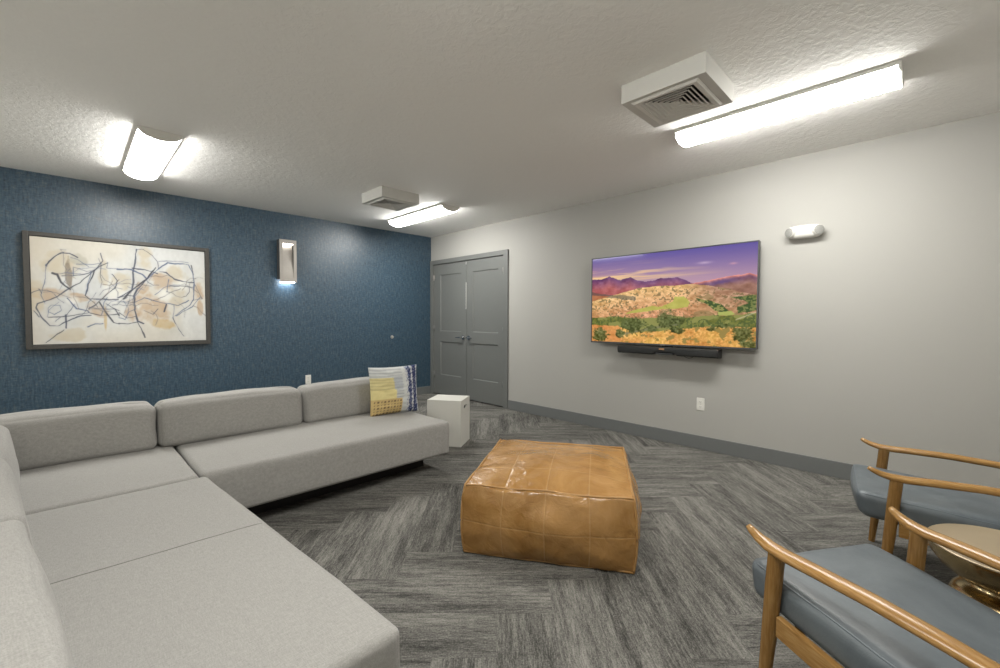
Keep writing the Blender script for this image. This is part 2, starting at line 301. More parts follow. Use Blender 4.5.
# ------------------------------------------------------------------ room
X0, Y0 = -5.15, -7.1
def struct(name, vf, mat, **k): return tag(mk(name, *vf, mat, smooth=False, **k), kind='structure')
struct('floor', box(X0-.1, .1, Y0-.1, .1, -.1, 0), 'carpet')
struct('ceiling', box(X0-.1, .1, Y0-.1, .1, H, H+.1), 'ceiling')
struct('wall_back', box(X0-.1, 0.1, 0, .1, 0, H), 'blue')
struct('wall_left', box(X0-.1, X0, Y0-.1, 0, 0, H), 'wallw')
struct('wall_front', box(X0, 0, Y0-.1, Y0, 0, H), 'wallw')
DY0, DY1, DZ = -1.632, -.062, 2.042
struct('wall_right', join(box(0, .1, Y0-.1, DY0, 0, H), box(0, .1, DY0, DY1, DZ, H), box(0, .1, DY1, 0, 0, H), box(.07, .1, DY0, DY1, 0, DZ)), 'wall')
struct('baseboard_right', box(-.012, 0, Y0, -1.712, 0, .123), 'base', bev=.003)
struct('baseboard_back', box(X0, -.02, -.012, 0, 0, .118), 'base', bev=.003)
struct('trim_1', join(box(-.02, 0, -1.712, DY0+.004, 0, 2.10), box(-.02, 0, DY1-.004, -.001, 0, 2.10), box(-.02, 0, DY0+.004, DY1-.004, 2.036, 2.10),
    box(0, .07, DY0, DY0+.006, 0, DZ), box(0, .07, DY1-.006, DY1, 0, DZ), box(0, .07, DY0, DY1, DZ-.006, DZ)), 'grey_paint', bev=.002)

def leaf(name, y0, y1, hinge, label):
    z0, z1 = .018, 2.030; xf, xb = .004, .042; st = .118 if True else 0
    pa, pb = y0+.11, y1-.11
    if hinge > 0: pa, pb = y0+.112, y1-.165
    else: pa, pb = y0+.112, y1-.135
    ys = [y0, pa, pb, y1]; zs = [z0, .320, .838, .998, 1.868, z1]; V, Fs = [], []
    def q(a): o = len(V); V.extend(a); Fs.append((o, o+1, o+2, o+3))
    for i in range(3):
        for j in range(5):
            a, b, c, d = ys[i], ys[i+1], zs[j], zs[j+1]
            if i == 1 and j in (1, 3):
                e, dp = .010, .011
                O = [(xf, a, c), (xf, b, c), (xf, b, d), (xf, a, d)]; I = [(xf+dp, a+e, c+e), (xf+dp, b-e, c+e), (xf+dp, b-e, d-e), (xf+dp, a+e, d-e)]
                for k in range(4): q([O[k], O[(k+1) % 4], I[(k+1) % 4], I[k]])
                q(I)
            else: q([(xf, a, c), (xf, b, c), (xf, b, d), (xf, a, d)])
    q([(xb, y0, z0), (xb, y1, z0), (xb, y1, z1), (xb, y0, z1)])
    for a, b in (((y0, z0), (y1, z0)), ((y1, z0), (y1, z1)), ((y1, z1), (y0, z1)), ((y0, z1), (y0, z0))):
        q([(xf, a[0], a[1]), (xf, b[0], b[1]), (xb, b[0], b[1]), (xb, a[0], a[1])])
    d = tag(mk(name, V, Fs, 'grey_paint', smooth=False), kind='structure')
    hy = y1+.0 if hinge > 0 else y0
    for z in (1.83, 1.04, .31):
        mk('hinge', *join(tube([(-.0, hy, z-.045), (-.0, hy, z+.045)], .006, 8), box(-.001, .003, min(hy, hy-hinge*.022), max(hy, hy-hinge*.022), z-.042, z+.042)), 'nickel' if z > 1.5 else 'grey_paint', d, auto=40)
    ky = (y0+.060) if hinge > 0 else (y1-.060)
    h = mk('door_handle', *join(tube([(.004, ky, .918), (-.010, ky, .918)], .030, 20), tube([(-.010, ky, .918), (-.055, ky, .918)], .010, 12),
        tube([(-.050, ky, .918), (-.055, ky+hinge*.03, .918), (-.052, ky+hinge*.115, .915)], [.011, .010, .008], 10)), 'chrome', d, auto=40)
    return d
leaf('door_1', -.850, DY1-.008, 1, '')
leaf('door_2', DY0+.008, -.858, -1, '')
tag(mk('door_gap_gleam', *join(box(-.001, .003, -.857, -.851, 1.33, 1.72), box(-.001, .003, -.857, -.851, 1.98, 2.02)), 'white', bpy.data.objects['door_2'], smooth=False))  # pale strips painted in for light gleaming through the gap between the leaves

# ------------------------------------------------------------------ ceiling lights
def light(cx, y0, y1, label):
    w, dp = .1225, .060
    t = thing('ceiling_light', label, 'ceiling light', (cx, (y0+y1)/2, H), 0, 'wraparound ceiling lights')
    L = (y1-y0)/2
    mk('base_plate', *join(box(-w, w, -L+.012, L-.012, -.012, -.0005), box(-w, -w+.006, -L+.012, L-.012, -.020, -.012), box(w-.006, w, -L+.012, L-.012, -.020, -.012)), 'white', t, smooth=False)
    def sec(y, ww, d, z0=-.013, n=18):
        return [(ww*math.cos(PI+PI*k/n), y, z0-d*abs(math.sin(PI*k/n))**.85) for k in range(n+1)]
    V = []; ys = [-L+.010+(2*L-.020)*k/6 for k in range(7)]
    for y in ys: V += sec(y, w-.008, dp)
    Fs = [(i*19+k, i*19+k+1, (i+1)*19+k+1, (i+1)*19+k) for i in range(6) for k in range(18)]
    Fs += [tuple(range(19)), tuple(6*19+k for k in range(19))]
    mk('diffuser', V, Fs, 'lamp', t, auto=50)
    for s in (-1, 1):
        a = sec(s*L, w, dp+.008, -.0005); b = sec(s*(L-.014), w, dp+.008, -.0005)
        mk('end_cap', a+b, [tuple(range(19)), tuple(range(19, 38))[::-1]]+[(k, k+1, 20+k, 19+k) for k in range(18)]+[(0, 18, 37, 19)], 'white', t, auto=40)
    return t
light(-1.020, -5.497, -4.360, 'long lit white ceiling light beside the square vent, nearest the grey television wall')
light(-.995, -1.750, -.600, 'lit white ceiling light next to the vent, near the grey double doors')
light(-3.606, -1.865, -.700, 'lit white ceiling light over the framed abstract painting on the blue wall')
light(-3.606, -5.500, -4.360, 'added out-of-frame ceiling light over the near end of the sofa, nearest the camera')  # unseen fixture, added to brighten the sofa, ottoman and armchairs

# ------------------------------------------------------------------ vents
def vent(x0, x1, y0, y1, label):
    cx, cy, d = (x0+x1)/2, (y0+y1)/2, .100; hx, hy = (x1-x0)/2, (y1-y0)/2
    t = thing('ceiling_vent', label, 'vent', (cx, cy, H), 0, 'square ceiling vents')
    # housing: side walls and bottom with square opening
    g = .150
    mk('housing', *join(box(-hx, hx, -hy, -hy+.006, -d, -.0005), box(-hx, hx, hy-.006, hy, -d, -.0005), box(-hx, -hx+.006, -hy+.006, hy-.006, -d, -.0005), box(hx-.006, hx, -hy+.006, hy-.006, -d, -.0005),
        box(-hx+.006, hx-.006, -hy+.006, -g, -d, -d+.006), box(-hx+.006, hx-.006, g, hy-.006, -d, -d+.006), box(-hx+.006, -g, -g, g, -d, -d+.006), box(g, hx-.006, -g, g, -d, -d+.006)), 'ventw', t, smooth=False)
    mk('duct', *box(-g, g, -g, g, -.035, -.030), 'hole', t, smooth=False)
    def ring(a0, z0, a1, z1, th=.0015):
        V = [(-a0, -a0, z0), (a0, -a0, z0), (a0, a0, z0), (-a0, a0, z0), (-a1, -a1, z1), (a1, -a1, z1), (a1, a1, z1), (-a1, a1, z1)]
        V += [(x, y, z+th) for x, y, z in V]
        Fs = []
        for k in range(4):
            n = (k+1) % 4; Fs += [(k, n, n+4, k+4), (k+8, k+12, n+12, n+8), (k, k+8, n+8, n), (k+4, n+4, n+12, k+12)]
        return V, Fs
    G = .178
    mk('grille_frame', *join(ring(G, -d-.002, G-.010, -d-.010), ring(G-.010, -d-.010, G-.030, -d-.008), ring(G-.030, -d-.008, G-.034, -d+.02)), 'white', t, smooth=False)
    rs = [ring(G-.036-.0225*k, -d-.004, G-.029-.0225*k, -d-.0042, .0012) for k in range(6)]+[ring(G-.050-.0225*k, -d+.013, G-.036-.0225*k, -d-.004, .0012) for k in range(6)]
    mk('louvers', *join(*rs, box(-.014, .014, -.014, .014, -d+.000, -d+.003)), 'white', t, smooth=False)
    return t
vent(-1.897, -1.490, -4.838, -4.392, 'boxed square white ceiling vent with louvers beside the long ceiling light')
vent(-1.915, -1.488, -1.850, -1.440, 'small boxed ceiling vent in front of the blue wall near the double doors')

# ------------------------------------------------------------------ painting
def art_fun(u, v):
    n = fbm(u*9, v*5, 3, 5); n2 = fbm(u*3+5, v*2, 5, 3); n3 = fbm(u*60, v*30, 8, 2)
    c = np.array([200, 200, 196.])[None]*np.ones((len(u), 1)) + ((n-.5)*26+(n3-.5)*10)[:, None]
    c += (n2-.5)[:, None]*np.array([14, 10, 0.])
    edge = np.clip(1-u/.16, 0, 1)*.8+np.clip(1-v/.2, 0, 1)*.15+np.clip((n2-.5)*3, 0, .5)
    c = c*(1-edge[:, None]*.5)+np.array([190, 178, 158.])*edge[:, None]*.5
    pal = [(188, 176, 152), (176, 150, 122), (170, 166, 152), (110, 98, 84), (178, 138, 70)]
    for k, (x, y, a, b, q) in enumerate(TR['patches']):
        w = fbm(u*14, v*8, 20+k, 4)-.5
        d = ((u-x)/a/1.15)**2+((v-y)/b/1.15)**2+w*3.6
        m = np.clip((1.35-d)/.8, 0, 1)*(.66 if q < 4 else .4)*(.7+.6*fbm(u*25, v*14, 60+k, 2))
        m = np.clip(m, 0, 1)[:, None]; c = c*(1-m)+np.array(pal[q], float)*m
    for x, y, a, b in ((.42, .52, .07, .13), (.73, .5, .05, .09), (.2, .42, .04, .05), (.84, .62, .05, .08)):
        m = np.clip(1.1-((u-x)/a)**2-((v-y)/b)**2, 0, 1)[:, None]*.75; c = c*(1-m)+np.array([222, 221, 214.])*m
    A = 1.283/.95
    wob = (fbm(u*20, v*12, 31, 3)-.5)*.012; wob2 = (fbm(u*20, v*12, 37, 3)-.5)*.018
    rs = np.random.RandomState(11); extra = []
    for q in range(44):
        x, y, a = rs.uniform(.12, .92), rs.uniform(.30, .78), rs.uniform(-.9, .9)+(PI if q % 2 else 0); P_ = [(x, y)]
        for _ in range(rs.randint(3, 7)):
            a += rs.uniform(-.7, .7); x += .035*math.cos(a); y += .060*math.sin(a); P_.append((x, min(.9, max(.1, y))))
        extra.append([rs.uniform(.35, .9)]+P_)
    for k, s in enumerate(TR['strokes']+extra):
        w = s[0]; pts = s[1:]; best = np.full(len(u), 9.)
        for (x0, y0), (x1, y1) in zip(pts[:-1], pts[1:]):
            X, Y = (u+wob)*A, v+wob2; ax, ay, bx, by = x0*A, y0, x1*A, y1
            dx, dy = bx-ax, by-ay; t = np.clip(((X-ax)*dx+(Y-ay)*dy)/(dx*dx+dy*dy+1e-9), 0, 1)
            best = np.minimum(best, np.hypot(X-ax-t*dx, Y-ay-t*dy))
        wid = .0030*w**.8*(.1+1.6*fbm(u*16, v*12, 90+k, 3))
        m = np.clip((wid*1.5-best)/(wid*.9), 0, 1)*np.clip(.40+.18*w, 0, .85)
        halo = np.clip(1-best/(.018), 0, 1)*.16
        col = np.array([(52, 56, 72), (48, 50, 58), (70, 82, 112), (96, 84, 70)][k % (3 if k < 46 else 4)], float)
        c = c*(1-halo[:, None])+np.array([140, 146, 160.])*halo[:, None]
        c = c*(1-m[:, None])+col*m[:, None]
    return c/255
PX0, PX1, PZ0, PZ1 = -4.353, -2.988, .911, 1.949
t = thing('framed_painting', 'wide abstract painting of dark scribbles on cream in a charcoal frame on the blue wall', 'painting', (PX0/2+PX1/2, 0, PZ0))
L = t.location; fw_ = .040
def fr(x0, x1, z0, z1, y0, y1, w):
    return join(box(x0, x0+w, y0, y1, z0, z1), box(x1-w, x1, y0, y1, z0, z1), box(x0+w, x1-w, y0, y1, z0, z0+w), box(x0+w, x1-w, y0, y1, z1-w, z1))
mk('frame', *sub(fr(PX0, PX1, PZ0, PZ1, -.060, -.001, .036), L), 'frame', t, smooth=False, bev=.0025)
mk('frame_inner_lip', *sub(fr(PX0+.0362, PX1-.0362, PZ0+.0362, PZ1-.0362, -.046, -.001, .006), L), 'frame_in', t, smooth=False)
a, b, c_, d_ = PX0+.043, PX1-.043, PZ0+.043, PZ1-.043
painted_sheet('canvas', (a-L[0], -.050, c_-L[2]), (b-L[0], -.050, c_-L[2]), (a-L[0], -.050, d_-L[2]), 430, 320, art_fun, 'art', t, .04)

# ------------------------------------------------------------------ television
def poly_mask(u, v, P):
    ins = np.zeros(len(u), bool); n = len(P)
    for k in range(n):
        x0, y0 = P[k]; x1, y1 = P[(k+1) % n]
        cnd = (y0 > v) != (y1 > v); ins ^= cnd & (u < (x1-x0)*(v-y0)/((y1-y0)+1e-12)+x0)
    return ins
def tv_fun(u, v):
    T = TR['tv']; c = np.zeros((len(u), 3)); col = lambda *a: np.array(a, float)
    def mix(m, k):
        nonlocal c
        m = np.clip(m, 0, 1)[:, None]; c = c*(1-m)+k*m
    tt = np.clip((v-.62)/.38, 0, 1)[:, None]
    c = col(196, 156, 168)*(1-tt)**1.05+col(98, 86, 156)*(1-(1-tt)**1.05)
    c = c*(1-(1-tt)*np.clip(1-u*1.7, 0, 1)[:, None]*.5)+col(226, 168, 140)*((1-tt)*np.clip(1-u*1.7, 0, 1)[:, None]*.5)
    cl = fbm(u*3.5+v*3, v*30, 2, 4); mix(np.clip((cl-.46)*6, 0, 1)*np.exp(-((v-.79-.02*np.sin(u*5))/.07)**2)*np.clip(1.25-u*1.6, 0, 1), col(250, 208, 150))
    cl2 = fbm(u*2.5+9, v*40, 12, 3); mix(np.clip((cl2-.55)*5, 0, 1)*np.exp(-((v-.86)/.06)**2)*np.clip(1-u*1.3, 0, 1)*.8, col(222, 160, 150))
    mix(np.clip((cl2-.42)*5, 0, 1)*np.exp(-((v-.74)/.035)**2)*np.clip(.9-u, 0, 1), col(255, 214, 140))
    mix(np.exp(-((u-.735)/.035)**2-((v-.845+ .0)/.013)**2)*.7, col(205, 180, 205)); mix(np.exp(-((u-.885)/.018)**2-((v-.815)/.01)**2)*.6, col(225, 165, 175))
    f1, f2, f3 = fbm(u*30, v*24, 4, 4), fbm(u*90, v*60, 6, 2), fbm(u*12, v*10, 9, 3)
    it = lambda P: np.interp(u, [p[0] for p in P], [p[1] for p in P])
    rg = it(T['ridge'])+(fbm(u*60, u*0, 7, 2)-.5)*.012
    m = v < rg; k = np.clip((rg-v)/.13, 0, 1)[:, None]
    mc = col(104, 66, 112)*(1-k)+col(176, 96, 96)*k+((f1-.5)*60)[:, None]; mix(m & (u < .72), mc)
    rr = it(T['rridge'])+(f2-.5)*.01; k = np.clip((rr-v)/.10, 0, 1)[:, None]
    mc = col(240, 150, 130)*np.clip(1-k*3.5, 0, 1)+col(120, 82, 118)*(1-np.clip(1-k*3.5, 0, 1)); mc = mc*(1-k)+col(150, 108, 92)*k+((f1-.5)*70)[:, None]
    mix((v < rr) & (u > .66), mc)
    mix(np.exp(-((u-.83)/.07)**2-((v-(rr-.045))/.018)**2)*.8*(u > .66), col(92, 70, 125))
    hl = it(T['hill'])+(fbm(u*25, u*0+3, 3, 2)-.5)*.012
    m = v < hl; k = np.clip((hl-v)/.35, 0, 1)[:, None]; wr = np.clip((u-.6)/.2, 0, 1)[:, None]
    hc = (col(230, 188, 126)*(1-k)+col(204, 142, 104)*k)*(1-wr)+(col(190, 148, 122)*(1-k)+col(192, 146, 98)*k)*wr
    f4 = fbm(u*45+v*20, v*50, 41, 3); hc = hc+((f1-.5)*60+(f3-.5)*50+(f4-.5)*80)[:, None]; mix(m, hc)
    mix((m & (f2 > .61) & (f1 > .42))*.7, col(112, 98, 60)); mix((m & (u > .62) & (f3 > .56))*.6, col(128, 108, 66))
    mix(((v < .60+(f3-.5)*.04-u*.25) & (v > .555-u*.25+(f3-.5)*.03) & (u < .32))*.55, col(80, 82, 70)); mix((v < .56-u*.15) & (v > hl) & (u < .3), col(176, 112, 74)+((f1-.5)*60)[:, None])
    for nm, cc in (('green2', (136, 138, 74)), ('green3', (112, 122, 66)), ('field2', (168, 176, 92)), ('field', (182, 178, 84))):
        m = poly_mask(u+(f3-.5)*.02, v+(f1-.5)*.02, T[nm]); mix(m*.95, col(*cc)+((f1-.5)*30)[:, None])
        if nm in ('green2', 'green3'): mix(m & (f2 > .52), col(62, 84, 40))
    bt, bb = it(T['band_top'])+(f1-.5)*.03, it(T['band_bot'])+(f1-.5)*.04
    m = (v < bt); mix(m, col(118, 122, 58)+((f1-.5)*70)[:, None]); mix((m & (f2 > .56))*.8, col(74, 88, 42)); mix(m & (f3 > .58), col(138, 138, 74))
    m = v < bb; g = np.clip(.5+(f3-.5)*2, 0, 1)[:, None]
    mix(m, (col(226, 176, 92)*g+col(206, 142, 72)*(1-g))+((f2-.5)*70)[:, None]); mix(m & (f1 > .64), col(150, 128, 66))
    mix((m & (u < .22))*.6, col(214, 136, 78)+((f1-.5)*60)[:, None])
    mix(np.exp(-((v-(.10+.13*np.sin((u-.25)*3.2)))/.012)**2)*((u > .22) & (u < .6))*.7, col(120, 118, 96))
    for x, y, a, b in T['trees']:
        d = ((u-x)/a)**2+((v-y)/b)**2+(f1-.5)*1.6+(f2-.5)*.8; mix(np.clip((.85-d)/.45, 0, 1)*.9, col(84, 92, 44)+((f2-.5)*110)[:, None]+(np.clip((v-y)/b, -1, 1)*14)[:, None])
    mix(np.exp(-((v-(.235+(u-.86)*.75))/.007)**2)*((u > .90))*.6, col(214, 200, 172))
    return np.clip(c, 0, 255)/255
TY0, TY1, TZ0, TZ1 = -3.045, -4.632, .942, 1.838
t = thing('television', 'large flat television showing a purple sky over golden hills, on the grey wall', 'television', (-.05, (TY0+TY1)/2, TZ0)); L = t.location
mk('housing', *sub(join(box(-.094, -.055, TY1+.002, TY0-.002, TZ0+.002, TZ1-.002), box(-.055, -.035, TY1+.25, TY0-.25, TZ0+.08, TZ1-.25)), L), 'black', t, smooth=False, bev=.004)
def fry(y0, y1, z0, z1, x0, x1, w, wb):
    return join(box(x0, x1, y0, y0+w, z0, z1), box(x0, x1, y1-w, y1, z0, z1), box(x0, x1, y0+w, y1-w, z0, z0+wb), box(x0, x1, y0+w, y1-w, z1-w, z1))
mk('bezel', *sub(fry(TY1, TY0, TZ0, TZ1, -.104, -.090, .009, .014), L), 'bezel', t, smooth=False, bev=.001)
a, b, c_, d_ = TY0-.010, TY1+.010, TZ0+.015, TZ1-.010
painted_sheet('screen', (-.100-L[0], a-L[1], c_-L[2]), (-.100-L[0], b-L[1], c_-L[2]), (-.100-L[0], a-L[1], d_-L[2]), 460, 260, tv_fun, 'tv', t, .004)
mk('mount_bracket', *sub(join(box(-.036, -.001, -4.05, -3.62, 1.15, 1.60), box(-.03, 0, -3.9, -3.8, .85, 1.15)), L), 'black', t, smooth=False)
my = (TY0+TY1)/2
mk('maker_mark', *sub(join(*[box(-.1055, -.104, my-.022+.0075*k, my-.022+.0075*k+.005, TZ0+.004, TZ0+.010) for k in range(6)]), L), 'silver', t, smooth=False)

# soundbar: rounded bar with grille, sloping ends, badge, notch under the middle
SY0, SY1 = -4.345, -3.398
t = thing('soundbar', 'long black soundbar mounted on the wall just below the television', 'soundbar', (-.10, (SY0+SY1)/2, .855)); L = t.location
hw = (SY1-SY0)/2
def sbsec(y, top, bot, dx=0):
    pr = [(.045, bot), (-.030-dx, bot), (-.044-dx, bot+.010), (-.050-dx, (bot+top)/2), (-.046-dx, top-.008), (-.034-dx, top), (.045, top)]
    return [(x, y, z) for x, z in pr]
V, Fs = [], []; secs = [(-hw, .004, .070), (-hw+.006, 0, .074), (-.12, 0, .074), (-.085, .020, .074), (.085, .020, .074), (.12, 0, .074), (hw-.006, 0, .074), (hw, .004, .070)]
for y, b_, tp in secs: V += sbsec(y, tp, b_)
for i in range(len(secs)-1): Fs += [(i*7+k, i*7+(k+1) % 7, (i+1)*7+(k+1) % 7, (i+1)*7+k) for k in range(7)]
Fs += [tuple(range(7)), tuple((len(secs)-1)*7+k for k in range(7))]
mk('body', V, Fs, 'grille', t, auto=35)
for s in (-1, 1):
    a_ = sbsec(s*(hw+.006), .076, -.002, .002); b_ = sbsec(s*(hw-.010), .076, -.002, .002)
    mk('end_cap', a_+b_, [tuple(range(7)), tuple(range(7, 14))]+[(k, (k+1) % 7, 7+(k+1) % 7, 7+k) for k in range(7)], 'black', t, auto=35)
mk('badge', *box(-.054, -.049, -.005+.0, .045, .050, .064), 'copper', t, smooth=False, bev=.001)
mk('control_panel', *join(box(-.046, .03, -.080, .080, .006, .018), *[box(-.048, -.046, -.06+.03*k, -.045+.03*k, .010, .014) for k in range(5)]), 'bezel', t, smooth=False)
mk('mounting_bracket', *join(box(.040, .099, -.20, -.17, -.004, .060), box(.040, .099, .17, .20, -.004, .060), box(.040, .045, -.44, .44, .01, .06)), 'black', t, smooth=False)
mk('cable', *tube([(-.0, -.17, .0), (-.0, -.19, -.012), (0, -.215, -.018), (0, -.24, -.010), (0, -.26, 0.002)], .003, 8), 'black', t)

# ------------------------------------------------------------------ small wall things
def outlet(loc, rz, label):
    t = thing('wall_outlet', label, 'outlet', loc, rz, None)   # local: plate in xz, facing -y
    mk('cover_plate', *box(-.035, .035, -.006, 0, 0, .115), 'plate', t, smooth=False, bev=.003)
    for z in (.034, .081):
        r = mk('receptacle', *tube([(0, -.0055, z), (0, -.0085, z)], [(.017, .0145), (.016, .0135)], 20), 'plate', t, auto=40)
        mk('slots', *join(box(-.008, -.006, -.0092, -.0084, z-.002, z+.006), box(.006, .008, -.0092, -.0084, z-.002, z+.006), tube([(0, -.0084, z-.007), (0, -.0092, z-.007)], .0022, 8)), 'slot', r, smooth=False)
    mk('screw', *tube([(0, -.006, .0575), (0, -.0072, .0575)], .003, 10), 'nickel', t)
outlet((0, -4.161, .357), -PI/2, 'white wall outlet low on the grey wall below the television')
outlet((-1.930, 0, .350), 0, 'white wall outlet on the blue wall just above the back of the sofa')
t = thing('wall_bumper', 'small round pale door bumper alone on the blue wall near the doors', 'door bumper', (-.708, 0, .918))
mk('base_disc', *tube([(0, 0, 0), (0, -.006, 0)], [.027, .025], 24), 'nickel', t, auto=40)
mk('rubber_pad', *tube([(0, -.006, 0), (0, -.014, 0), (0, -.018, 0), (0, -.019, 0)], [.022, .022, .017, .006], 20), 'bump_pad', t, auto=50)

# emergency light: long oval body, a round ribbed lens at each end
t = thing('emergency_light', 'white oval emergency light with two lens heads, high on the grey wall', 'emergency light', (0, -4.925, 1.868))
def oval(p, f):
    k = max(0, 1-f[1]**2)**.42; return (p[0], p[1], p[2]*(.42+.58*k)) if True else p
rbox('body', .080, .225, .104, .038, 'white', t, (-.0405, 0, .004), n=(6, 16, 8), fn=lambda p, f: (p[0]*(1 if p[0] > 0 else 1-.35*f[1]**2), p[1], p[2]*(.72+.28*math.sqrt(max(0, 1-f[1]**2)))))
for s in (-1, 1):
    h = mk('lamp_head', *tube([(-.012, s*.060, .004), (-.040, s*.076, .004), (-.064, s*.090, .004), (-.074, s*.097, .004)], [.030, .043, .042, .038], 24), 'white', t, auto=50)
    mk('lens', *tube([(-.0735, s*.0965, .004), (-.0775, s*.099, .004), (-.080, s*.1006, .004)], [.036, .034, .024], 24), 'lens', h, auto=50)
mk('test_button', *join(tube([(-.0765, .030, .018), (-.081, .030, .018)], .004, 10), tube([(-.0765, .030, .004), (-.080, .030, .004)], .0025, 8)), 'slot', t)

# wall sconce
SX0, SX1, SZ0, SZ1, SD = -2.282, -2.086, 1.632, 2.143, .098
t = thing('wall_sconce', 'lit tall rectangular nickel sconce on the blue wall right of the painting', 'wall light', ((SX0+SX1)/2, 0, SZ0))
hw, hh = (SX1-SX0)/2, SZ1-SZ0; b_ = .034
mk('housing', *join(box(-hw, -hw+.004, -SD+.006, -.001, 0.03, hh), box(hw-.004, hw, -SD+.006, -.001, 0.03, hh), box(-hw+.004, hw-.004, -SD+.006, -.001, hh-.004, hh), box(-hw+.004, hw-.004, -.004, -.001, 0.03, hh-.004)), 'sconce_side', t, smooth=False)  # housing darker than the nickel front: the side's shade is in its colour
mk('front_frame', *join(box(-hw, -hw+b_, -SD, -SD+.006, 0, hh), box(hw-b_, hw, -SD, -SD+.006, 0, hh), box(-hw+b_, hw-b_, -SD, -SD+.006, hh-.045, hh), box(-hw+b_, hw-b_, -SD, -SD+.006, 0, .040)), 'nickel', t, smooth=False)
n = 14; V = []
for k in range(n+1):
    f = k/n; z = .03+(hh-.05)*f; y = -SD+.003+(.070)*(f**1.6)
    V += [(-hw+b_-.002, y, z), (hw-b_+.002, y, z), (-hw+b_-.002, y+.003, z), (hw-b_+.002, y+.003, z)]
Fs = []
for k in range(n):
    o = 4*k; Fs += [(o, o+1, o+5, o+4), (o+2, o+6, o+7, o+3), (o, o+4, o+6, o+2), (o+1, o+3, o+7, o+5)]
Fs += [(0, 2, 3, 1), (4*n, 4*n+1, 4*n+3, 4*n+2)]
mk('curved_panel', V, Fs, 'nickel', t, auto=50)
mk('upper_lens', *box(-hw+b_, hw-b_, -SD+.012, -.03, hh-.052, hh-.046), 'sledw', t, smooth=False)
mk('lower_lens', *box(-hw+.022, hw-.022, -SD+.008, -.012, -.003, .000), 'sled', t, smooth=False)

# ------------------------------------------------------------------ sectional sofa
SOFA = thing('sectional_sofa', 'large light grey L-shaped sectional sofa with loose back cushions', 'sofa', (-3.1, -2.9, 0)); L = SOFA.location
ZT, ZB = .383, .128
def slab(name, x0, x1, y0, y1, r=.028, fn=None, puff=(0, 0, .010), n=(22, 22, 6), z0=ZB, z1=ZT):
    cx, cy, cz = (x0+x1)/2, (y0+y1)/2, (z0+z1)/2
    def g(p, f):
        q = p.copy(); W_ = Vector((p.x+cx, p.y+cy, p.z*3))
        if f[2] > .5: q.z += .0035*noise.noise(W_*3.1)+.002*noise.noise(W_*9)
        q.x += .003*noise.noise(W_*4+Vector((7, 0, 0)))*abs(f[0]); q.y += .003*noise.noise(W_*4+Vector((0, 9, 0)))*abs(f[1])
        return fn(q, f) if fn else q
    return rbox(name, x1-x0, y1-y0, z1-z0, r, 'sofa', SOFA, (cx-L[0], cy-L[1], cz), fn=g, puff=puff, n=n)
slab('seat_section', -3.612, -1.972, -2.975, -2.03, n=(40, 22, 6))
slab('seat_section', -4.55, -3.622, -2.995, -2.03)
def tap(q, f):   # outer edge widens towards the free end
    if f[0] > 0: q.x += .122*f[0]*(1-f[1])/2
    return q
slab('seat_section', -4.55, -3.592, -4.668, -3.005, fn=tap, n=(24, 40, 6))
from mathutils.bvhtree import BVHTree
LS = bpy.data.objects['seat_section.002']; bv = BVHTree.FromPolygons([v.co+LS.location for v in LS.data.vertices], [p.vertices[:] for p in LS.data.polygons])
sp_ = []
for k in range(25):
    x = -4.20+.70*k/24; hit = bv.ray_cast(Vector((x-L[0], -3.785-L[1], 1)), Vector((0, 0, -1)))[0]
    if hit: sp_.append(hit+Vector((0, 0, .0002)))
mk('seam', *tube(sp_, .0014, 6), 'seam', SOFA)
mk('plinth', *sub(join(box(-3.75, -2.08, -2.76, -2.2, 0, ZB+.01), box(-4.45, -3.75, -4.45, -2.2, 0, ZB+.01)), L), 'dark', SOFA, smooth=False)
def bcush(cx, cy, w, rz, seed, lean=.030, hgt=.285, th=.235, sq=0, rr=.042, tight=0):
    def g(p, f):
        q = p.copy(); k = (f[2]+1)/2
        q.y += lean*k if f[1] < 0 else lean*.4*k        # front face (local -y) leans back
        v = Vector((p.x*2, p.y*2, p.z*2+seed*5))
        q.y += .007*noise.noise(v*2.2)*abs(f[1]); q.z += .006*noise.noise(v*2.6+Vector((3, 3, 3)))*k
        q.x += .006*noise.noise(v*4)*abs(f[0])*(0 if tight else 1)
        e = abs(f[0])**6*(.15 if tight else 1)
        q.z -= .012*e*k; q.y += .010*e*(1 if f[1] < 0 else -1)
        if sq and f[0]*sq > .45:    # squeezed end: diagonal folds
            s = (abs(f[0])-.45)/.55; q.y += .016*s*math.sin(p.z*45+p.x*26*sq)*(f[1] < 0)
        return q
    return rbox('back_cushion', w, th, hgt, rr, 'sofa', SOFA, (cx-L[0], cy-L[1], ZT+hgt/2-.003), (0, 0, rz), n=(26, 8, 10), puff=(.004, .016, .010), fn=g) if rr else None
bcush(-4.130, -2.176, .835, 0, 1, sq=-1)
bcush(-3.267, -2.176, .872, 0, 2)
bcush(-2.400, -2.176, .846, 0, 3)
# left run, local -y turned to face the seat
bcush(-4.380, -2.715, .80, PI/2+.045, 4, rr=.036)
bcush(-4.310, -3.525, .812, PI/2+.115, 5, rr=.024, tight=1)
bcush(-4.220, -4.330, .812, PI/2+.115, 6, rr=.024, tight=1)

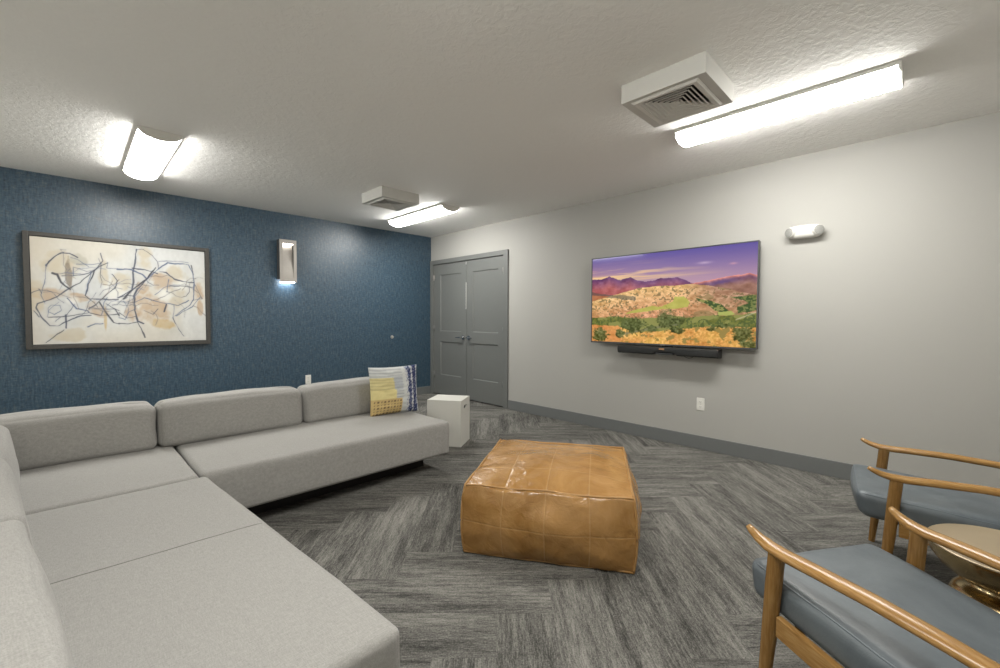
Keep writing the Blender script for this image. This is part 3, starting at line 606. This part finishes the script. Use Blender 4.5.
# ------------------------------------------------------------------ throw pillow
def pil_paint(u, v):
    c = np.ones((len(u), 3))*np.array([200, 202, 200.]); n = fbm(u*20, v*20, 3, 3); f = fbm(u*90, v*60, 5, 2)
    def mix(m, k):
        nonlocal c
        m = np.clip(m, 0, 1)[:, None]; c = c*(1-m)+np.array(k, float)*m
    st = np.clip(np.sin(v*95+np.sin(u*9)*.6)*2-.6, 0, 1)
    mix(st*((v > .34) & (u < .64))*.42, (116, 122, 134)); mix(((u > .40) & (u < .62) & (v > .5) & (v < .8))*.35, (150, 158, 172))
    mix((u > -1) & (u < .43+(n-.5)*.02) & (v > .52) & (v < .78), (212, 200, 146)); mix((u > -1) & (u < .47) & (v > .32) & (v <= .53), (222, 209, 150))
    mix(st*((u < .43) & (v > .5) & (v < .78))*.35, (140, 128, 92))
    mix((u > -1) & (u < .60) & (v < .335), (204, 178, 122))
    du = np.abs(((u-.02)/.064) % 1-.5); dv = np.abs((v/.062) % 1-.5); mix(((du < .22) & (dv < .22) & (u < .585) & (u > .02) & (v < .31))*.8, (92, 74, 60))
    e = (f-.5)*.06
    for a, b in ((.755, .835), (.865, .965)): mix((u > a+e) & (u < b+e), (46, 56, 96))
    mix(((u > .75) & (f > .64))*.7, (170, 175, 190)); mix(((u > .70) & (u < .76) & (f > .6))*.7, (90, 100, 140))
    return (c+((n-.5)*14)[:, None])/255
t = thing('throw_pillow', 'square printed pillow, yellow patch and navy stripes, leaning at the sofa end', 'pillow', (-2.142, -2.440, ZT-.001))
N = 56; V = []; UVs = []; half = .216
for side in (-1, 1):
    for j in range(N+1):
        for i in range(N+1):
            a, b = i/N*2-1, j/N*2-1
            th = .088*((1-a*a)*(1-b*b))**.55 if abs(a) < 1 and abs(b) < 1 else 0
            pin = .055
            x = a*half*(1-pin*(1-b*b)*1.0)*(1+.0*b); z = b*half*.945*(1-pin*(1-a*a))
            wr = .007*noise.noise(Vector((a*2.2, b*8, side*3))) * (1-abs(a)**4)
            V.append((x, side*(th+wr*(th > .01)), z+.205)); UVs.append(((a+1)/2, (b+1)/2))
Fs = []
for s in range(2):
    o = s*(N+1)**2
    for j in range(N):
        for i in range(N):
            q = (o+j*(N+1)+i, o+j*(N+1)+i+1, o+(j+1)*(N+1)+i+1, o+(j+1)*(N+1)+i); Fs.append(q if s == 0 else q[::-1])
me = bpy.data.meshes.new('cover'); me.from_pydata(V, [], Fs); me.materials.append(M['pillow'])
uv = np.array(UVs); set_paint(me, pil_paint(uv[:, 0], uv[:, 1]))
bm = bmesh.new(); bm.from_mesh(me); bmesh.ops.remove_doubles(bm, verts=bm.verts, dist=.0004); bm.to_mesh(me); bm.free()
me.polygons.foreach_set('use_smooth', [True]*len(me.polygons))
o = bpy.data.objects.new('cover', me); C.objects.link(o); o.parent = t; o.rotation_euler = (-math.radians(6), 0, 0)
o.location = (0, 0, 0); t.rotation_euler = (0, 0, math.radians(-9))

# ------------------------------------------------------------------ white cube side table with hand slot
ang = math.atan2(.157, .241)
t = thing('cube_side_table', 'off-white box side table with a hand slot standing past the end of the sofa', 'side table', (-1.542, -2.588, 0), ang)
cw, cd, ch = .288, .330, .432
sy, sz0 = cw/2, .345
# right face (towards camera right) is local -y side; length cw along +x; left face along +y
def cubebody():
    V, Fs = [], []
    def q(a): o = len(V); V.extend(a); Fs.append(tuple(range(o, o+len(a))))
    P = lambda x, y, z: (x, y, z)
    q([P(0, 0, ch), P(cw, 0, ch), P(cw, cd, ch), P(0, cd, ch)]); q([P(0, 0, .002), P(0, cd, .002), P(cw, cd, .002), P(cw, 0, .002)])
    q([P(0, 0, .002), P(0, 0, ch), P(0, cd, ch), P(0, cd, .002)]); q([P(cw, 0, .002), P(cw, cd, .002), P(cw, cd, ch), P(cw, 0, ch)])
    for yy, inn in ((0, 1), (cd, -1)):
        x0, x1, z0, z1 = cw/2-.05, cw/2+.05, .335, .372
        n_ = 8; ringp = []
        for cx_, a0 in ((x1-(z1-z0)/2, -PI/2), (x0+(z1-z0)/2, PI/2)):
            for k in range(n_+1):
                a_ = a0+PI*k/n_; ringp.append((cx_+math.cos(a_)*(z1-z0)/2, (z0+z1)/2+math.sin(a_)*(z1-z0)/2))
        o = len(V); m_ = len(ringp); V.extend([P(x, yy, z) for x, z in ringp]); V.extend([P(x, yy+inn*.016, z) for x, z in ringp])
        for k in range(m_): Fs.append((o+k, o+(k+1) % m_, o+m_+(k+1) % m_, o+m_+k))
        # outer ring faces: corners c0..c3
        c = len(V); V.extend([P(0, yy, .002), P(cw, yy, .002), P(cw, yy, ch), P(0, yy, ch)])
        half_ = m_//2
        Fs.append(tuple([c+1, c+2]+[o+k for k in range(half_-1, -1, -1)])); Fs.append(tuple([c+3, c]+[o+k for k in range(m_-1, half_-1, -1)]))
        Fs.append((c, c+1, o, o+m_-1)); Fs.append((c+2, c+3, o+half_, o+half_-1))
    return V, Fs
V, Fs = cubebody(); b = mk('body', V, Fs, 'cube', t, smooth=False)
for q_ in (.0165, cd-.020): mk('slot_recess', *box(cw/2-.06, cw/2+.06, q_, q_+.0035, .32, .385), 'hole', t, smooth=False)

# ------------------------------------------------------------------ leather ottoman
oc = (-2.110, -4.110); oa = math.radians(-57.7)
t = thing('leather_ottoman', 'big square tan patchwork leather floor ottoman in the middle of the carpet', 'ottoman', (oc[0], oc[1], 0), oa)
OW, OH = .822, .350
def og(p, f):
    q = p.copy(); k = (f[2]+1)/2
    v = Vector((p.x*3.6, p.y*3.6, p.z*5))
    side = max(abs(f[0]), abs(f[1]))
    q.z += .010*noise.noise(v*1.4)*(k > .6)+.010*(abs(noise.noise(v*2.2))-.2)*(k > .9)
    d = .016*noise.noise(v*1.5+Vector((5, 1, 2)))+.010*noise.noise(Vector((v.x*2.6, v.y*2.6, v.z*.9)))+.006*abs(noise.noise(v*3.2))
    if abs(f[0]) > .98: q.x += math.copysign(d, f[0])
    if abs(f[1]) > .98: q.y += math.copysign(d, f[1])
    fl = 1+.008*(1-k)**3+.034*(1-(2*k-1)**2)
    q.x *= fl; q.y *= fl
    if k < .05: q.z = p.z
    return q
rbox('body', OW, OW, OH, .012, 'tan', t, (0, 0, OH/2+.004), n=(40, 40, 20), puff=(.042, .050, .050), fn=og, uvn=(4, 4, 2))
def edge(a, b, bow=(0, 0, 0), r=.0055):
    n_ = 18; P = []
    for k in range(n_+1):
        f = k/n_; w = 4*f*(1-f); wig = .007*noise.noise(Vector((a[0]*9+f*6, a[1]*9, a[2]*9+b[0]*5)))
        P.append((a[0]+(b[0]-a[0])*f+bow[0]*w, a[1]+(b[1]-a[1])*f+bow[1]*w, a[2]+(b[2]-a[2])*f+bow[2]*w+wig))
    return tube(P, r, 8)
h = OW/2-.001; hb = h+.004; z1_ = OH+.003; z0_ = .008
for (a, b) in (((-h, -h), (h, -h)), ((h, -h), (h, h)), ((h, h), (-h, h)), ((-h, h), (-h, -h))):
    nx, ny = (a[1]-b[1]), (b[0]-a[0]); ln = math.hypot(nx, ny)
    mk('top_piping', *edge((a[0], a[1], z1_), (b[0], b[1], z1_)), 'tanp', t)
    mk('bottom_piping', *edge((a[0]*hb/h, a[1]*hb/h, z0_), (b[0]*hb/h, b[1]*hb/h, z0_), r=.0055), 'tanp', t)
    mk('corner_piping', *edge((a[0]*hb/h, a[1]*hb/h, z0_), (a[0], a[1], z1_+.004), (a[0]*.034, a[1]*.034, 0)), 'tanp', t)

# ------------------------------------------------------------------ armchairs (local: +y forward, origin between the front legs)
def armchair():
    t = thing('armchair', 'wooden armchair with slate leather seat in the near right corner of the photo', 'armchair', (-2.388, -5.476, 0), math.radians(57.8-90), 'slate leather armchairs with wooden arms')
    for s in (-1, 1):
        pts = [(.289, .094, .546, .009, .008), (.287, .082, .538, .014, .010), (.284, .055, .526, .020, .012), (.280, .02, .517, .026, .014), (.276, -.03, .514, .028, .0155), (.268, -.12, .518, .028, .0155),
            (.254, -.25, .521, .028, .015), (.240, -.38, .517, .027, .015), (.227, -.50, .510, .025, .015), (.220, -.58, .504, .022, .014), (.218, -.63, .501, .015, .010)]
        mk('armrest', *tube([(s*p[0], p[1], p[2]) for p in pts], [(p[3], p[4]) for p in pts], 16), 'wood', t)
        mk('leg', *tube([(s*.276, 0, .508), (s*.277, .008, .40), (s*.278, .018, .25), (s*.279, .030, .10), (s*.280, .038, .001)], [.0225, .0225, .021, .017, .0135], 16), 'woodz', t, auto=50)
        mk('leg', *tube([(s*.226, -.50, .505), (s*.232, -.52, .40), (s*.240, -.555, .25), (s*.248, -.60, .10), (s*.254, -.63, .001)], [.021, .022, .021, .017, .0135], 16), 'woodz', t, auto=50)
        V = []
        for x, y, z in ((.277, -.012, .296), (.240, -.545, .245)):
            for dx in (-.010, .010):
                for dz in (-.030, .030): V.append((s*(x+dx), y, z+dz))
        mk('side_rail', V, [(0, 1, 3, 2), (4, 6, 7, 5), (0, 4, 5, 1), (2, 3, 7, 6), (0, 2, 6, 4), (1, 5, 7, 3)], 'wood', t, smooth=False, bev=.003)
    mk('front_rail', *box(-.240, .240, -.050, -.030, .285, .325), 'wood', t, smooth=False, bev=.003)
    mk('rear_rail', *box(-.230, .230, -.548, -.528, .215, .268), 'wood', t, smooth=False, bev=.003)
    def sg(p, f):
        q = p.copy(); k = (1-f[1])/2
        q.x *= 1-.055*k; q.z += -.040*k
        q.y += -.018*(1-f[2])/2*(f[1] > .5)
        q.z += .003*noise.noise(Vector((p.x*8, p.y*8, 1)))*(f[2] > .5)
        return q
    SL = .655; zc = .4205-.055
    seat = rbox('seat_cushion', .512, SL, .112, .032, 'slate', t, (0, .134-SL/2, zc), n=(18, 22, 6), puff=(.006, .016, .008), fn=sg)
    pp = [(s_*(.246), y, z) for s_ in (1,) for y, z in ()]
    def sp(fx, fy):   # point on the upper seam of the cushion
        p = Vector((fx*.2435, fy*(SL/2-.0125), .0465)); return sg(p, (fx, fy, 1))+Vector((0, .134-SL/2, zc))
    path = [sp(-1, -1+.2*k) for k in range(10)]+[sp(-1, .93), sp(-.94, 1)]+[sp(-1+.2*k, 1) for k in range(1, 10)]+[sp(.94, 1), sp(1, .93)]+[sp(1, 1-.2*k) for k in range(1, 11)]
    for w_, dz in ((.0035, .0), (.0035, -.012)):
        pass
    mk('piping', *tube([p-seat.location for p in path], .0035, 8), 'slatep', seat)
    def bg(p, f):
        q = p.copy(); k = (f[2]+1)/2; q.x *= 1-.05*k; q.y += .02*(f[0]**2)*(f[1] > 0); return q
    back = rbox('backrest', .47, .095, .50, .034, 'slate', t, (0, -.560, .595), (math.radians(14), 0, 0), n=(16, 6, 18), puff=(.004, .016, .006), fn=bg)
    mk('back_frame', *join(tube([(-.205, -.552, .245), (-.200, -.60, .45), (-.190, -.715, .80)], .016, 12), tube([(.205, -.552, .245), (.200, -.60, .45), (.190, -.715, .80)], .016, 12), tube([(-.19, -.71, .79), (.19, -.71, .79)], .014, 12)), 'wood', t, auto=50)
    return t
ch1 = armchair()
ch2 = copy_tree(ch1); ch2.location = (-1.314, -5.511, 0); ch2.rotation_euler = (0, 0, math.radians(97.4-90))
ch2['label'] = 'farther slate leather wooden armchair beside the grey wall, beyond the brass table'

# ------------------------------------------------------------------ brass side table
t = thing('round_side_table', 'round brass pedestal side table between the two slate leather armchairs', 'side table', (-1.835, -5.845, 0))
TZ = .405
mk('pedestal', *lathe([(.185, .001), (.188, .010), (.186, .030), (.178, .060), (.165, .11), (.152, .17), (.146, .205), (.144, .225), (.137, .243), (.122, .254), (.105, .258), (.094, .262), (.088, .270), (.084, .278), (.084, .285)], 64), 'brass', t, auto=60)
mk('bowl', *lathe([(.084, .285), (.110, .290), (.145, .306), (.175, .330), (.196, .360), (.204, .385), (.205, TZ-.006)], 64), 'brass', t, auto=60)
mk('table_top', *lathe([(.2035, TZ-.006), (.2055, TZ-.004), (.2055, TZ), (.203, TZ+.002), (.198, TZ), (.12, TZ), (.01, TZ)], 64), 'brasstop', t, auto=30)

# ------------------------------------------------------------------ camera and world
cam = bpy.data.cameras.new('camera'); co = bpy.data.objects.new('camera', cam); C.objects.link(co)
cam.sensor_width = 36; cam.lens = 36*F/1000; cam.clip_start = .02; cam.clip_end = 60
fw = Vector((math.cos(PITCH)*math.cos(YAW), math.cos(PITCH)*math.sin(YAW), math.sin(PITCH))); r = Vector((math.sin(YAW), -math.cos(YAW), 0)); up = r.cross(fw)
r2 = r*math.cos(ROLL)+up*math.sin(ROLL); u2 = -r*math.sin(ROLL)+up*math.cos(ROLL)
co.matrix_world = Matrix(((r2.x, u2.x, -fw.x, CX), (r2.y, u2.y, -fw.y, CY), (r2.z, u2.z, -fw.z, CZ), (0, 0, 0, 1)))
S = bpy.context.scene; S.camera = co
w = bpy.data.worlds.new('world'); S.world = w; w.use_nodes = True; w.node_tree.nodes['Background'].inputs[0].default_value = (.02, .02, .02, 1)
vs = S.view_settings; vs.view_transform = 'Standard'; vs.look = 'None'; vs.gamma = 1; vs.exposure = 0.0; vs.use_curve_mapping = False
